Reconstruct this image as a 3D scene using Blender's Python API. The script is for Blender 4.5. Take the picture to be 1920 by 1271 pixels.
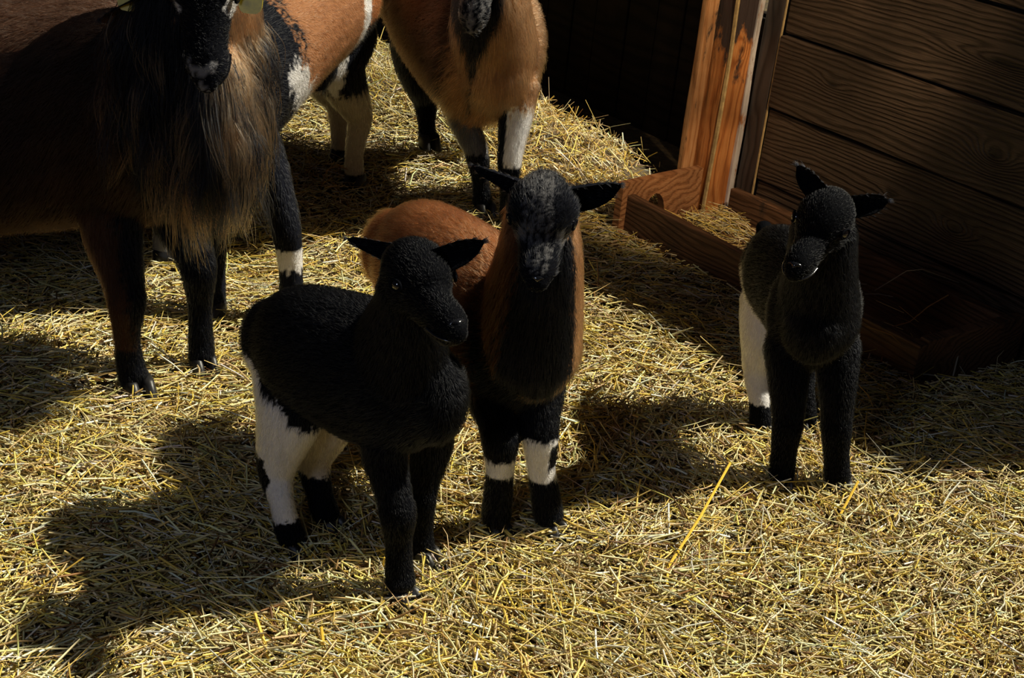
import bpy, bmesh, math, random
import numpy as np
from mathutils import Matrix, Vector
random.seed(7); rng = np.random.default_rng(11)
S = bpy.context.scene
for o in list(bpy.data.objects): bpy.data.objects.remove(o)
COL = S.collection

# ------------------------------------------------------------------ camera, world, sun, fill, exposure
F = 2500.0; PITCH = math.radians(25.5); ROLL = math.radians(-6.0); H = 1.25
_cp, _sp = math.cos(PITCH), math.sin(PITCH)
FWD = np.array([0, _cp, -_sp]); _r = np.array([1., 0, 0]); _d = np.array([0, -_sp, -_cp])
CR = math.cos(ROLL)*_r + math.sin(ROLL)*_d; CD = -math.sin(ROLL)*_r + math.cos(ROLL)*_d
CAM = np.array([0, 0, H])
cam = bpy.data.cameras.new('camera'); cam_o = bpy.data.objects.new('camera', cam); COL.objects.link(cam_o)
cam.sensor_fit = 'HORIZONTAL'; cam.sensor_width = 36; cam.lens = 36*F/1920; cam.clip_start = .05; cam.clip_end = 60
M = Matrix.Identity(4)
for i in range(3):
    M[i][0] = CR[i]; M[i][1] = -CD[i]; M[i][2] = -FWD[i]; M[i][3] = CAM[i]
cam_o.matrix_world = M
S.camera = cam_o
w = bpy.data.worlds.new('world'); S.world = w; w.use_nodes = True
w.node_tree.nodes['Background'].inputs[0].default_value = (.55, .65, 1, 1)
w.node_tree.nodes['Background'].inputs[1].default_value = .016

def look(o, loc, to):
    o.location = loc
    o.rotation_euler = (Vector(to)-Vector(loc)).to_track_quat('-Z', 'Y').to_euler()
def lamp(name, kind, loc, to, energy, color, **kw):
    l = bpy.data.lights.new(name, kind); l.energy = energy; l.color = color
    for k, v in kw.items(): setattr(l, k, v)
    o = bpy.data.objects.new(name, l); COL.objects.link(o); look(o, loc, to); return o
EL = math.radians(49); _h = np.array([-1, -.27]); _h /= np.linalg.norm(_h)
SUND = np.array([_h[0]*math.cos(EL), _h[1]*math.cos(EL), -math.sin(EL)])
lamp('sun', 'SUN', tuple(-SUND*5), (0, 0, 0), 6.9, (1, .935, .75), angle=math.radians(1.6))
# added cool fill panel, unseen, just behind and left of the camera
lamp('camera_fill', 'AREA', (-.95, -.45, 1.6), (.15, 2.2, .2), 7.6, (.66, .76, 1), shape='RECTANGLE', size=.5, size_y=.65)
# added warm spot out of view, brightens the post and far trough end
lamp('corner_fill_spot', 'SPOT', (1.05, 1.75, 2.1), (.47, 3.72, .2), 190, (1, .74, .46), spot_size=math.radians(26), spot_blend=.6, shadow_soft_size=.04)
S.view_settings.view_transform = 'Standard'; S.view_settings.look = 'None'
S.view_settings.exposure = 0; S.view_settings.gamma = 1; S.view_settings.use_curve_mapping = False

# ------------------------------------------------------------------ helpers
def ray(x, y): return FWD*F + CR*(x-960) + CD*(y-635.5)
def PZ(x, y, z=0.): d = ray(x, y); return CAM + d*(z-H)/d[2]      # a point of the place at height z
def PY(x, y, Y): d = ray(x, y); return CAM + d*Y/d[1]             # a point of the place at distance Y
def proj(P):
    v = np.atleast_2d(P)-CAM; q = v@FWD
    return 960+F*(v@CR)/q, 635.5+F*(v@CD)/q, q
TH = math.radians(127); DW = np.array([math.cos(TH), math.sin(TH), 0]); NW = np.array([DW[1], -DW[0], 0])
WALL = Matrix(((DW[0], -NW[0], 0, 0), (DW[1], -NW[1], 0, 0), (0, 0, 1, 0), (0, 0, 0, 1)))   # local x along the wall, y into the pen, z up
def srgb(r, g, b):
    f = lambda c: (c/255/12.92) if c/255 <= .04045 else ((c/255+.055)/1.055)**2.4
    return np.array([f(r), f(g), f(b)])

def tag(o, label=None, cat=None, group=None, kind=None):
    if label: o['label'] = label
    if cat: o['category'] = cat
    if group: o['group'] = group
    if kind: o['kind'] = kind
    return o
def link(name, data, parent=None):
    o = bpy.data.objects.new(name, data); COL.objects.link(o)
    if parent is not None: o.parent = parent
    return o
def empty(name, loc): 
    o = link(name, None); o.location = tuple(loc); o.empty_display_size = .05; return o
def mesh_from(name, V, Fs, mat=None, smooth=False, colors=None):
    V = np.asarray(V, dtype=np.float32); me = bpy.data.meshes.new(name)
    if isinstance(Fs, np.ndarray):
        n, k = Fs.shape
        me.vertices.add(len(V)); me.vertices.foreach_set('co', V.ravel())
        me.loops.add(n*k); me.loops.foreach_set('vertex_index', Fs.ravel().astype(np.int32))
        me.polygons.add(n); me.polygons.foreach_set('loop_start', np.arange(0, n*k, k, dtype=np.int32))
        me.update(calc_edges=True)
    else:
        me.from_pydata([tuple(map(float, v)) for v in V], [], [tuple(map(int, f)) for f in Fs]); me.update()
    if smooth: me.polygons.foreach_set('use_smooth', np.ones(len(me.polygons), dtype=bool))
    if colors is not None:
        a = me.attributes.new('coat', 'FLOAT_COLOR', 'POINT')
        c4 = np.ones((len(V), 4), np.float32); c4[:, :3] = colors; a.data.foreach_set('color', c4.ravel())
    if mat: me.materials.append(mat)
    return me

# ------------------------------------------------------------------ materials
def new_mat(name):
    m = bpy.data.materials.new(name); m.use_nodes = True; nt = m.node_tree
    return m, nt, nt.nodes['Principled BSDF']
def N(nt, t, **kw):
    n = nt.nodes.new(t)
    for k, v in kw.items():
        if k.startswith('i_'): n.inputs[int(k[2:])].default_value = v
        else: setattr(n, k, v)
    return n
def ramp(nt, stops):
    r = nt.nodes.new('ShaderNodeValToRGB'); e = r.color_ramp.elements
    while len(e) < len(stops): e.new(.5)
    for q, (p, c) in zip(e, stops): q.position = p; q.color = (*c, 1)
    return r
def math_n(nt, op, a, b=None, c=None):
    n = nt.nodes.new('ShaderNodeMath'); n.operation = op
    for i, v in enumerate((a, b, c)):
        if v is None: continue
        if isinstance(v, (int, float)): n.inputs[i].default_value = v
        else: nt.links.new(v, n.inputs[i])
    return n.outputs[0]

def wood(name, dark, mid, light, freq=30., knots=(), rough=.6, bump=.4, stretch=6., spec=.3, patch=None, ring=.55, upright=False, warp=.16, zpatch=0.):
    m, nt, b = new_mat(name); L = nt.links.new
    tc = N(nt, 'ShaderNodeTexCoord'); sep = N(nt, 'ShaderNodeSeparateXYZ'); L(tc.outputs['Object'], sep.inputs[0])
    u, y, v = sep.outputs
    if upright: u, y, v = sep.outputs[2], sep.outputs[0], sep.outputs[1]      # grain runs up the post
    mp = N(nt, 'ShaderNodeMapping'); mp.inputs['Scale'].default_value = (5, 7, 1.4) if upright else (1.4, 5, 7); L(tc.outputs['Object'], mp.inputs[0])
    nz = N(nt, 'ShaderNodeTexNoise'); nz.inputs['Scale'].default_value = 1.3; nz.inputs['Detail'].default_value = 3; L(mp.outputs[0], nz.inputs['Vector'])
    f = math_n(nt, 'MULTIPLY', math_n(nt, 'ADD', v, math_n(nt, 'MULTIPLY', y, .6)), freq)
    f = math_n(nt, 'ADD', f, math_n(nt, 'MULTIPLY', nz.outputs[0], freq*warp))
    core = None
    for (ku, kv, a, s, st) in knots:
        du = math_n(nt, 'DIVIDE', math_n(nt, 'SUBTRACT', u, ku), a); dv = math_n(nt, 'DIVIDE', math_n(nt, 'SUBTRACT', v, kv), s)
        r2 = math_n(nt, 'ADD', math_n(nt, 'MULTIPLY', du, du), math_n(nt, 'MULTIPLY', dv, dv))
        g = math_n(nt, 'POWER', 2.718, math_n(nt, 'MULTIPLY', r2, -1.))
        f = math_n(nt, 'ADD', f, math_n(nt, 'MULTIPLY', g, st))
        c = math_n(nt, 'POWER', 2.718, math_n(nt, 'MULTIPLY', r2, -9.))
        core = c if core is None else math_n(nt, 'MAXIMUM', core, c)
    ringv = math_n(nt, 'MULTIPLY_ADD', math_n(nt, 'SINE', math_n(nt, 'MULTIPLY', f, 6.283)), .5, .5)
    ringv = math_n(nt, 'POWER', ringv, 2.2)
    mp2 = N(nt, 'ShaderNodeMapping'); mp2.inputs['Scale'].default_value = (60, 160, 6) if upright else (6, 60, 160); L(tc.outputs['Object'], mp2.inputs[0])
    fine = N(nt, 'ShaderNodeTexNoise'); fine.inputs['Scale'].default_value = 2.; fine.inputs['Detail'].default_value = 4; L(mp2.outputs[0], fine.inputs['Vector'])
    big = N(nt, 'ShaderNodeTexNoise'); big.inputs['Scale'].default_value = 5.; big.inputs['Detail'].default_value = 5; L(tc.outputs['Object'], big.inputs['Vector'])
    h = math_n(nt, 'ADD', math_n(nt, 'MULTIPLY', ringv, ring), math_n(nt, 'MULTIPLY', fine.outputs[0], 1-ring))
    cr = ramp(nt, [(.15, light), (.5, mid), (.9, dark)]); L(h, cr.inputs[0])
    mix = N(nt, 'ShaderNodeMixRGB', blend_type='MULTIPLY'); mix.inputs[0].default_value = .75
    L(cr.outputs[0], mix.inputs[1])
    br = ramp(nt, [(.3, (.35, .33, .32)), (.65, (1.25, 1.2, 1.15))]); L(big.outputs[0], br.inputs[0]); L(br.outputs[0], mix.inputs[2])
    out = mix.outputs[0]
    if patch:
        pn = N(nt, 'ShaderNodeTexNoise'); pn.inputs['Scale'].default_value = patch[1]; pn.inputs['Detail'].default_value = 6; pn.inputs['Roughness'].default_value = .7
        mp3 = N(nt, 'ShaderNodeMapping'); mp3.inputs['Scale'].default_value = (1, 1, .4); L(tc.outputs['Object'], mp3.inputs[0]); L(mp3.outputs[0], pn.inputs['Vector'])
        pr = ramp(nt, [(patch[2], (0, 0, 0)), (patch[2]+.08, (1, 1, 1))]); L(math_n(nt, 'ADD', pn.outputs[0], math_n(nt, 'MULTIPLY', math_n(nt, 'SUBTRACT', sep.outputs[2], .36), zpatch)), pr.inputs[0])  # patch colour spreads further with height
        mx = N(nt, 'ShaderNodeMixRGB'); L(pr.outputs[0], mx.inputs[0]); L(out, mx.inputs[1]); mx.inputs[2].default_value = (*patch[0], 1); out = mx.outputs[0]
    if core is not None:
        mx = N(nt, 'ShaderNodeMixRGB'); L(core, mx.inputs[0]); L(out, mx.inputs[1]); mx.inputs[2].default_value = (*(np.array(dark)*.35), 1); out = mx.outputs[0]
    L(out, b.inputs['Base Color'])
    b.inputs['Roughness'].default_value = rough; b.inputs['Specular IOR Level'].default_value = spec
    bp = N(nt, 'ShaderNodeBump'); bp.inputs['Strength'].default_value = bump; bp.inputs['Distance'].default_value = .004
    L(math_n(nt, 'ADD', math_n(nt, 'MULTIPLY', h, -1.), big.outputs[0]), bp.inputs['Height']); L(bp.outputs[0], b.inputs['Normal'])
    return m
KN = [(1.757, .414, .06, .034, 5.), (1.818, .207, .05, .026, 4.), (1.80, .615, .17, .022, 4.), (2.27, .44, .05, .02, 1.6), (2.18, .02, .05, .025, 2.),
      (2.02, .225, .04, .014, 1.5), (1.62, .05, .06, .03, 2.5)]
M_PLANK = wood('weathered_plank', (.012, .008, .005), (.044, .029, .018), (.098, .068, .046), 74, KN, rough=.46, bump=1., spec=.5, ring=.4, warp=.09, patch=((.2, .17, .13), 34., .70))
M_DARKWOOD = wood('dark_door_wood', (.004, .0025, .0015), (.009, .006, .004), (.014, .009, .006), 20, (), rough=.8, bump=.3, spec=.1)
M_ENDBOARD = wood('worn_lit_board', (.1, .04, .014), (.3, .13, .05), (.42, .22, .1), 44, (), rough=.6, bump=.6, spec=.35, patch=((.05, .03, .02), 9., .6), ring=.35)  # lit copy of the trough wood: light put into a brighter orange
M_POST = wood('orange_post_wood', (.2, .06, .015), (.5, .18, .045), (.68, .31, .1), 36, [(.46, .0, .035, .022, 1.6), (.215, .035, .02, .01, .8)], upright=True, rough=.65, bump=.8, patch=((.045, .03, .026), 14., .6), ring=.35, zpatch=1.5)
M_JAMB = wood('pale_jamb_wood', (.22, .09, .03), (.5, .24, .09), (.62, .36, .17), 40, (), upright=True, rough=.7, bump=.5, patch=((.05, .035, .025), 22., .58), ring=.3)
M_PEEL = wood('peeling_pale_paint', (.35, .3, .26), (.6, .56, .52), (.75, .73, .72), 30, (), upright=True, rough=.7, bump=.6, patch=((.3, .12, .04), 18., .55), ring=.3)
M_BATTEN = wood('dark_batten_wood', (.012, .009, .008), (.035, .026, .022), (.06, .048, .042), 44, (), upright=True, rough=.5, bump=.6, spec=.5)
M_TROUGH = wood('trough_board_wood', (.03, .015, .008), (.085, .042, .02), (.15, .08, .042), 60, (), rough=.55, bump=.5, spec=.4, patch=((.03, .02, .016), 8., .58), ring=.4)

def attr_mat(name, rough=.6, spec=.3, sheen=0., noise=0.):
    m, nt, b = new_mat(name); L = nt.links.new
    a = N(nt, 'ShaderNodeAttribute', attribute_name='coat')
    L(a.outputs['Color'], b.inputs['Base Color']); b.inputs['Roughness'].default_value = rough
    b.inputs['Specular IOR Level'].default_value = spec
    if sheen: b.inputs['Sheen Weight'].default_value = sheen; b.inputs['Sheen Roughness'].default_value = .4
    if noise:
        tc = N(nt, 'ShaderNodeTexCoord'); t = N(nt, 'ShaderNodeTexNoise'); t.inputs['Scale'].default_value = 260; t.inputs['Detail'].default_value = 3
        L(tc.outputs['Object'], t.inputs['Vector']); bp = N(nt, 'ShaderNodeBump'); bp.inputs['Strength'].default_value = noise; bp.inputs['Distance'].default_value = .003
        L(t.outputs[0], bp.inputs['Height']); L(bp.outputs[0], b.inputs['Normal'])
    return m
M_SKIN = attr_mat('goat_coat', .8, .03, noise=.5)
M_STRAW = attr_mat('straw', .42, .45)
def hair_mat():
    m, nt, b = new_mat('goat_hair'); L = nt.links.new
    a = N(nt, 'ShaderNodeAttribute', attribute_name='coat')
    nt.nodes.remove(b); h = N(nt, 'ShaderNodeBsdfHairPrincipled')
    h.parametrization = 'COLOR'
    L(a.outputs['Color'], h.inputs['Color']); h.inputs['IOR'].default_value = 1.3; h.inputs['Roughness'].default_value = .35; h.inputs['Radial Roughness'].default_value = .45
    L(h.outputs[0], nt.nodes['Material Output'].inputs[0]); return m
M_HAIR = hair_mat()
def plain(name, col, rough=.5, spec=.5, bump=0, coat=0.):
    m, nt, b = new_mat(name); L = nt.links.new
    tc = N(nt, 'ShaderNodeTexCoord'); t = N(nt, 'ShaderNodeTexNoise'); t.inputs['Scale'].default_value = 70; t.inputs['Detail'].default_value = 4
    L(tc.outputs['Object'], t.inputs['Vector']); r = ramp(nt, [(.3, tuple(np.array(col)*.7)), (.7, tuple(np.array(col)*1.2))]); L(t.outputs[0], r.inputs[0]); L(r.outputs[0], b.inputs['Base Color'])
    b.inputs['Roughness'].default_value = rough; b.inputs['Specular IOR Level'].default_value = spec; b.inputs['Coat Weight'].default_value = coat
    if bump:
        bp = N(nt, 'ShaderNodeBump'); bp.inputs['Strength'].default_value = bump; bp.inputs['Distance'].default_value = .002; L(t.outputs[0], bp.inputs['Height']); L(bp.outputs[0], b.inputs['Normal'])
    return m
M_HOOF = plain('hoof_horn', (.012, .011, .011), .45, .5, .4)
M_EYE = plain('eye_dark', (.006, .004, .003), .06, .7, 0, 1.)
M_NOSE = plain('wet_nose_skin', (.008, .008, .01), .16, .7, .25, .6)
M_TAG = plain('yellow_plastic', (.55, .42, .02), .4, .5)
M_STRIP = plain('pale_split_wood', (.5, .36, .16), .6, .3, .5)

def floor_mat():
    m, nt, b = new_mat('trodden_litter'); L = nt.links.new
    tc = N(nt, 'ShaderNodeTexCoord')
    t = N(nt, 'ShaderNodeTexNoise'); t.inputs['Scale'].default_value = 40; t.inputs['Detail'].default_value = 6; L(tc.outputs['Object'], t.inputs['Vector'])
    r = ramp(nt, [(.3, (.02, .013, .006)), (.6, (.09, .06, .022)), (.8, (.2, .14, .05))]); L(t.outputs[0], r.inputs[0]); L(r.outputs[0], b.inputs['Base Color'])
    b.inputs['Roughness'].default_value = .9
    bp = N(nt, 'ShaderNodeBump'); bp.inputs['Strength'].default_value = 1; bp.inputs['Distance'].default_value = .01; L(t.outputs[0], bp.inputs['Height']); L(bp.outputs[0], b.inputs['Normal'])
    return m

# ------------------------------------------------------------------ the setting
def smooth_noise(seed, n=9, amp=.014, fmin=3., fmax=14.):
    r = np.random.default_rng(seed); k = [(r.uniform(fmin, fmax), r.uniform(0, 6.28), r.uniform(0, 6.28)) for _ in range(n)]
    return lambda x, y: sum(math.sqrt(fmin/f)*np.sin(f*(x*math.cos(a)+y*math.sin(a))+p) for f, a, p in k)*amp/math.sqrt(n)
_gn = smooth_noise(3)
HEAPS = [(2.38, 3.25, .28, .45, .10), (2.2, 3.9, .3, .5, .07)]      # straw heaps by the doorway, in wall coordinates (n, d)
def ground(x, y):
    x = np.asarray(x, float); y = np.asarray(y, float)
    z = _gn(x, y)
    n = x*NW[0]+y*NW[1]; d = x*DW[0]+y*DW[1]
    for (hn, hd, sn, sd, hh) in HEAPS:
        z = z + hh*np.exp(-((n-hn)/sn)**2-((d-hd)/sd)**2)
    e = np.clip((n-2.6)/.2, 0, 1)                                    # bare sill beyond the post line
    return z*(1-e) - .02*e
xs = np.linspace(-4.2, 3.6, 240); ys = np.linspace(-.2, 8.2, 250)
X, Y = np.meshgrid(xs, ys); Z = ground(X, Y)-.012
V = np.stack([X, Y, Z], -1).reshape(-1, 3); nx, ny = len(xs), len(ys)
ii = (np.arange(ny-1)[:, None]*nx+np.arange(nx-1)[None]).ravel()
floor = link('floor', mesh_from('floor', V, np.stack([ii, ii+1, ii+nx+1, ii+nx], -1), floor_mat(), True)); tag(floor, kind='structure')

def box(bm, a, b, seg=1, rough=0., rs=None):
    """a slightly worn board from corner a to corner b"""
    a, b = np.array(a, float), np.array(b, float)
    r = bmesh.ops.create_cube(bm, size=1); vs = r['verts']
    for v in vs: v.co = Vector([(a[i]+b[i])/2+v.co[i]*(b[i]-a[i]) for i in range(3)])
    return vs
def board(name, a, b, mat, parent=None, bev=.004, cuts=0, axis=0, wob=.0, seed=0):
    bm = bmesh.new(); box(bm, a, b)
    if cuts:
        es = [e for e in bm.edges if abs((e.verts[0].co-e.verts[1].co)[axis]) > 1e-4]
        bmesh.ops.subdivide_edges(bm, edges=es, cuts=cuts, use_grid_fill=True)
        nf = smooth_noise(seed, 6, wob, 4, 22); g = smooth_noise(seed+50, 6, wob, 4, 22)
        for v in bm.verts:
            t = v.co[axis]; o = [i for i in range(3) if i != axis]
            v.co[o[0]] += float(nf(t, v.co[o[1]]*3)); v.co[o[1]] += float(g(t, v.co[o[0]]*3))
    es = [e for e in bm.edges if len(e.link_faces) == 2 and e.calc_face_angle(0) > .6]
    bmesh.ops.bevel(bm, geom=es, offset=bev, segments=2, affect='EDGES', profile=.6)
    me = bpy.data.meshes.new(name); bm.to_mesh(me); bm.free(); me.materials.append(mat)
    me.polygons.foreach_set('use_smooth', np.zeros(len(me.polygons), dtype=bool))
    return link(name, me, parent)

HWALL = .95
wall = board('wall_right', (.99, -2.75, -.05), (2.475, -2.695, HWALL-.01), M_BATTEN); wall.matrix_world = WALL; tag(wall, kind='structure')
zs = [-.1, .112, .318, .52, .735, HWALL]
for i in range(5):
    pr = (.0, .004, .013, .0, .006)[i]
    board('plank', (.985, -2.692, zs[i]+.004), (2.478, -2.662+pr, zs[i+1]-.003), M_PLANK, wall, .005, 24, 0, .0025, 20+i)
# the far low door panel beyond the post, of upright boards
door = board('door_1', (2.3, -3.02, -.06), (6.2, -2.99, .47), M_DARKWOOD); door.matrix_world = WALL; tag(door, kind='structure')
dd = 2.3; k = 0
while dd < 6.1:
    wd = .13+.02*((k*7) % 3); board('door_board', (dd+.003, -2.99, -.05), (dd+wd-.003, -2.965-.003*(k % 2), .46+.008*(k % 3)), M_DARKWOOD, door, .004); dd += wd; k += 1
back = board('wall_back', (-4.2, 7.9, -.1), (3.6, 8., 1.9), M_DARKWOOD); tag(back, kind='structure')

post = empty('door_post', tuple(DW*2.6+NW*2.6)); post.matrix_world = Matrix.Translation(Vector(DW*2.6+NW*2.6)) @ WALL.to_3x3().to_4x4()
tag(post, 'orange brown timber door post with peeling pale edge at the end of the plank wall', 'post')
def pb(name, n0, n1, d0, d1, z0, z1, mat, **kw): return board(name, (d0-2.6, -(n1-2.6), z0), (d1-2.6, -(n0-2.6), z1), mat, post, **kw)
# local frame of the boards: x = d, y = -n, z; the grain runs upright
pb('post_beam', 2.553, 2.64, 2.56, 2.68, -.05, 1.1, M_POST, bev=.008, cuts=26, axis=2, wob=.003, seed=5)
pb('peeling_edge', 2.634, 2.652, 2.552, 2.6, -.05, 1.1, M_PEEL, bev=.003, cuts=40, axis=2, wob=.004, seed=6)
pb('jamb_board', 2.5, 2.543, 2.615, 2.64, .03, 1.1, M_JAMB, bev=.006, cuts=26, axis=2, wob=.004, seed=7)
pb('stop_strip', 2.549, 2.555, 2.55, 2.562, -.02, 1.1, M_STRIP, bev=.002, cuts=40, axis=2, wob=.003, seed=8)
pb('batten', 2.655, 2.68, 2.487, 2.548, -.05, 1.1, M_BATTEN, bev=.003, cuts=20, axis=2, wob=.0015, seed=9)
pb('edge_strip', 2.656, 2.660, 2.480, 2.486, .06, 1.1, M_STRIP, bev=.0015, cuts=40, axis=2, wob=.001, seed=10)

# feeding trough: local frame as the wall
tr = empty('feed_trough', (0, 0, 0)); tr.matrix_world = Matrix.Translation(Vector(DW*2.05+NW*2.42)) @ WALL.to_3x3().to_4x4()
tag(tr, 'long low brown wooden feed trough on the litter along the plank wall', 'trough')
def tb(name, n0, n1, d0, d1, z0, z1, **kw): return board(name, (d0-2.05, -(n1-2.42), z0), (d1-2.05, -(n0-2.42), z1), M_TROUGH, tr, **kw)
tb('front_board', 2.245, 2.272, 1.545, 2.56, -.03, .098, bev=.004, cuts=20, axis=0, wob=.0025, seed=31)
tb('back_board', 2.585, 2.612, 1.545, 2.50, -.03, .088, bev=.004, cuts=20, axis=0, wob=.0025, seed=32)
tb('end_board', 2.275, 2.62, 1.545, 1.572, -.03, .105, bev=.004, cuts=8, axis=1, wob=.002, seed=33)
tb('bottom_board', 2.272, 2.585, 1.57, 2.53, -.01, .008, bev=.002)
# far end board with its arched hole
pts = [(2.225, -.02), (2.225, .128), (2.505, .142), (2.505, -.02), (2.40, -.02)]
arch = [(2.345+.036*math.cos(a), .028+.062*math.sin(a)) for a in np.linspace(0, math.pi, 11)]
outl = [(2.225, -.02), (2.225, .128), (2.36, .137), (2.505, .144), (2.505, -.02), (2.381, -.02)] + arch + [(2.309, -.02)]
bm = bmesh.new(); vs = [bm.verts.new((2.535-2.05, -(n-2.42), z)) for n, z in outl]; f = bm.faces.new(vs)
ex = bmesh.ops.extrude_face_region(bm, geom=[f]); 
for v in ex['geom']:
    if isinstance(v, bmesh.types.BMVert): v.co.x += .026
bmesh.ops.recalc_face_normals(bm, faces=bm.faces); bmesh.ops.triangulate(bm, faces=[q for q in bm.faces if len(q.verts) > 4])
me = bpy.data.meshes.new('end_board'); bm.to_mesh(me); bm.free(); me.materials.append(M_ENDBOARD); link('end_board', me, tr)


# ------------------------------------------------------------------ straw
def straw_mesh(name, C, yaw, pitch, ln, wd, col, bend):
    n = len(C); t = np.stack([np.cos(pitch)*np.cos(yaw), np.cos(pitch)*np.sin(yaw), np.sin(pitch)], -1)
    s = np.stack([-np.sin(yaw), np.cos(yaw), np.zeros(n)], -1); u = np.cross(t, s)
    K = 3; ang = np.array([math.pi/2, math.pi/2+2.094, math.pi/2+4.189])
    rings = []
    for q, f in ((-.5, 1.), (rng.uniform(-.1, .1, n), 1.), (.5, .8)):
        c = C + t*(ln*q)[:, None]
        if not np.isscalar(q): c = c + s*(bend*ln)[:, None] + u*(np.abs(bend)*ln*.35)[:, None]
        r = np.stack([c + s*(wd*f*math.cos(a))[:, None] + u*(wd*f*.7*math.sin(a))[:, None] for a in ang], 1)
        rings.append(r)
    V = np.stack(rings, 1).reshape(-1, 3)                       # n, 3 rings, 3 points
    b = (np.arange(n)*9)[:, None]
    q = []
    for k in range(2):
        for i in range(3):
            j = (i+1) % 3; q.append(np.concatenate([b+k*3+i, b+k*3+j, b+k*3+3+j, b+k*3+3+i], 1))
    Q = np.stack(q, 1).reshape(-1, 4)
    return mesh_from(name, V, Q, M_STRAW, False, np.repeat(col, 9, 0))
PAL = np.array([srgb(228, 202, 116), srgb(216, 186, 84), srgb(234, 222, 172), srgb(206, 184, 134), srgb(160, 132, 82), srgb(118, 84, 46), srgb(188, 180, 116), srgb(226, 224, 206)])
PW_ = np.array([.19, .14, .21, .16, .09, .06, .06, .09])
def straw_cols(n, g=None):
    g = g or rng
    c = PAL[g.choice(len(PAL), n, p=PW_)]; return np.clip(c*g.uniform(.6, 1.25, n)[:, None]*g.normal(1, .05, (n, 3)), 0, 1)
def wall_nd(P): return P[:, 0]*NW[0]+P[:, 1]*NW[1], P[:, 0]*DW[0]+P[:, 1]*DW[1]
def scatter(n, x0, x1, y0, y1, fall):
    P = np.stack([rng.uniform(x0, x1, n), rng.uniform(y0, y1, n)], -1)
    P3 = np.concatenate([P, ground(P[:, 0], P[:, 1])[:, None]], 1)
    px, py, q = proj(P3)
    keep = (px > -260) & (px < 2180) & (py > -160) & (py < 1420) & (q > .5)
    keep &= rng.uniform(0, 1, n) < np.clip((1.7/np.maximum(q, .3))**fall, 0, 1)
    a, d = wall_nd(P3)
    keep &= (a < 2.235+.02*np.sin(d*9)) | ((d > 2.58) & (a < 2.56+.05*np.sin(d*13)+rng.normal(0, .05, n))) | ((d < 1.52) & (a < 2.64))
    return P3[keep]
_yf = smooth_noise(21, 8, 1.6, 2, 7)
def litter(name, n, x0, x1, y0, y1, fall, lmin, lmax, w0, w1, zlo, zhi, sp=.12):
    C = scatter(n, x0, x1, y0, y1, fall); m = len(C)
    a, d = wall_nd(C); heap = np.clip((a-1.9)/.4, 0, 1)*np.clip((d-2.6)/.3, 0, 1)
    yaw = _yf(C[:, 0], C[:, 1])*.9 + rng.normal(0, .85, m) + .2
    ln = lmin + (lmax-lmin)*rng.beta(1.3, 2.6, m)
    pitch = rng.normal(0, sp, m)*(1+2.2*heap)
    C[:, 2] += rng.uniform(zlo, zhi, m) + np.abs(np.sin(pitch))*ln*.38
    wd = rng.uniform(w0, w1, m)
    o = link(name, straw_mesh(name, C, yaw, pitch, ln, wd, straw_cols(m), rng.normal(0, .05, m)))
    return o
ST = litter('straw_litter', 470000, -2.8, 2.0, .9, 6.8, 1.3, .018, .105, .0011, .0026, -.022, .016, .2)
tag(ST, 'deep bed of loose yellow straw covering the barn floor', 'straw', kind='stuff')
# loose long hay thrown on top, thinner and browner
CH = litter('chaff_litter', 420000, -2.4, 2.0, .9, 5.4, 1.9, .006, .03, .0011, .0021, -.012, .015, .3)
tag(CH, 'short broken straw chaff scattered through the straw bed', 'chaff', kind='stuff')
HB = litter('hay_litter', 34000, -2.8, 2.0, .9, 6.8, 1.5, .07, .24, .0006, .0012, .004, .022, .1)
tag(HB, 'long thin hay stems lying loose over the straw bed', 'hay', kind='stuff')
# hay left in the far end of the trough
n = 520; nn = 2.56-np.abs(rng.normal(0, .11, n)); nn = np.clip(nn, 2.285, 2.57); dq = 2.50-np.abs(rng.normal(0, .12, n)); k = rng.uniform(0, 1, n) < .12; dq[k] = rng.uniform(1.65, 2.5, k.sum()); ok = (dq > 1.62); nn, dq = nn[ok], dq[ok]; n = len(nn)
C = nn[:, None]*NW + dq[:, None]*DW; C[:, 2] = .012 + rng.uniform(0, .03, n)*np.exp(-((dq-2.46)/.2)**2)
HT = link('trough_hay', straw_mesh('trough_hay', C, TH+rng.normal(0, .7, n), rng.normal(.03, .16, n), rng.uniform(.03, .10, n), rng.uniform(.0007, .0017, n), straw_cols(n), rng.normal(0, .06, n)))
tag(HT, 'leftover yellow hay lying in the wooden trough', 'hay', kind='stuff')
# single stalks that stand out of the litter
def stalk(label, pts, width, col, name='straw_stalk'):
    """pts: (px, py, height) joints of one stalk"""
    W = []
    for (x, y, z) in pts:
        P = PZ(x, y, z); P = PZ(x, y, z+float(ground(P[0], P[1]))) ; W.append(P)
    W = np.array(W); base = W[0].copy(); V = []; Fq = []
    for k, p in enumerate(W):
        t = W[min(k+1, len(W)-1)]-W[max(k-1, 0)]; t /= np.linalg.norm(t); s = np.cross(t, [0, 0, 1.]); s /= np.linalg.norm(s)+1e-9; u = np.cross(s, t)
        for i in range(6):
            a = i*math.pi/3; V.append(p-base+width*(math.cos(a)*s+math.sin(a)*u))
    for k in range(len(W)-1):
        for i in range(6):
            j = (i+1) % 6; Fq.append((k*6+i, k*6+j, k*6+6+j, k*6+6+i))
    Fq.append(tuple(range(5, -1, -1))); Fq.append(tuple(range(len(V)-6, len(V))))
    me = mesh_from(name, V, Fq, M_STRAW, False, np.repeat(np.array([col]), len(V), 0)); o = link(name, me); o.location = base
    return tag(o, label, 'straw', 'single straw stalks on the litter')
GOLD = srgb(232, 190, 70); PALE = srgb(226, 212, 160); BRN = srgb(150, 110, 60); GREY = srgb(150, 140, 120)
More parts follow.
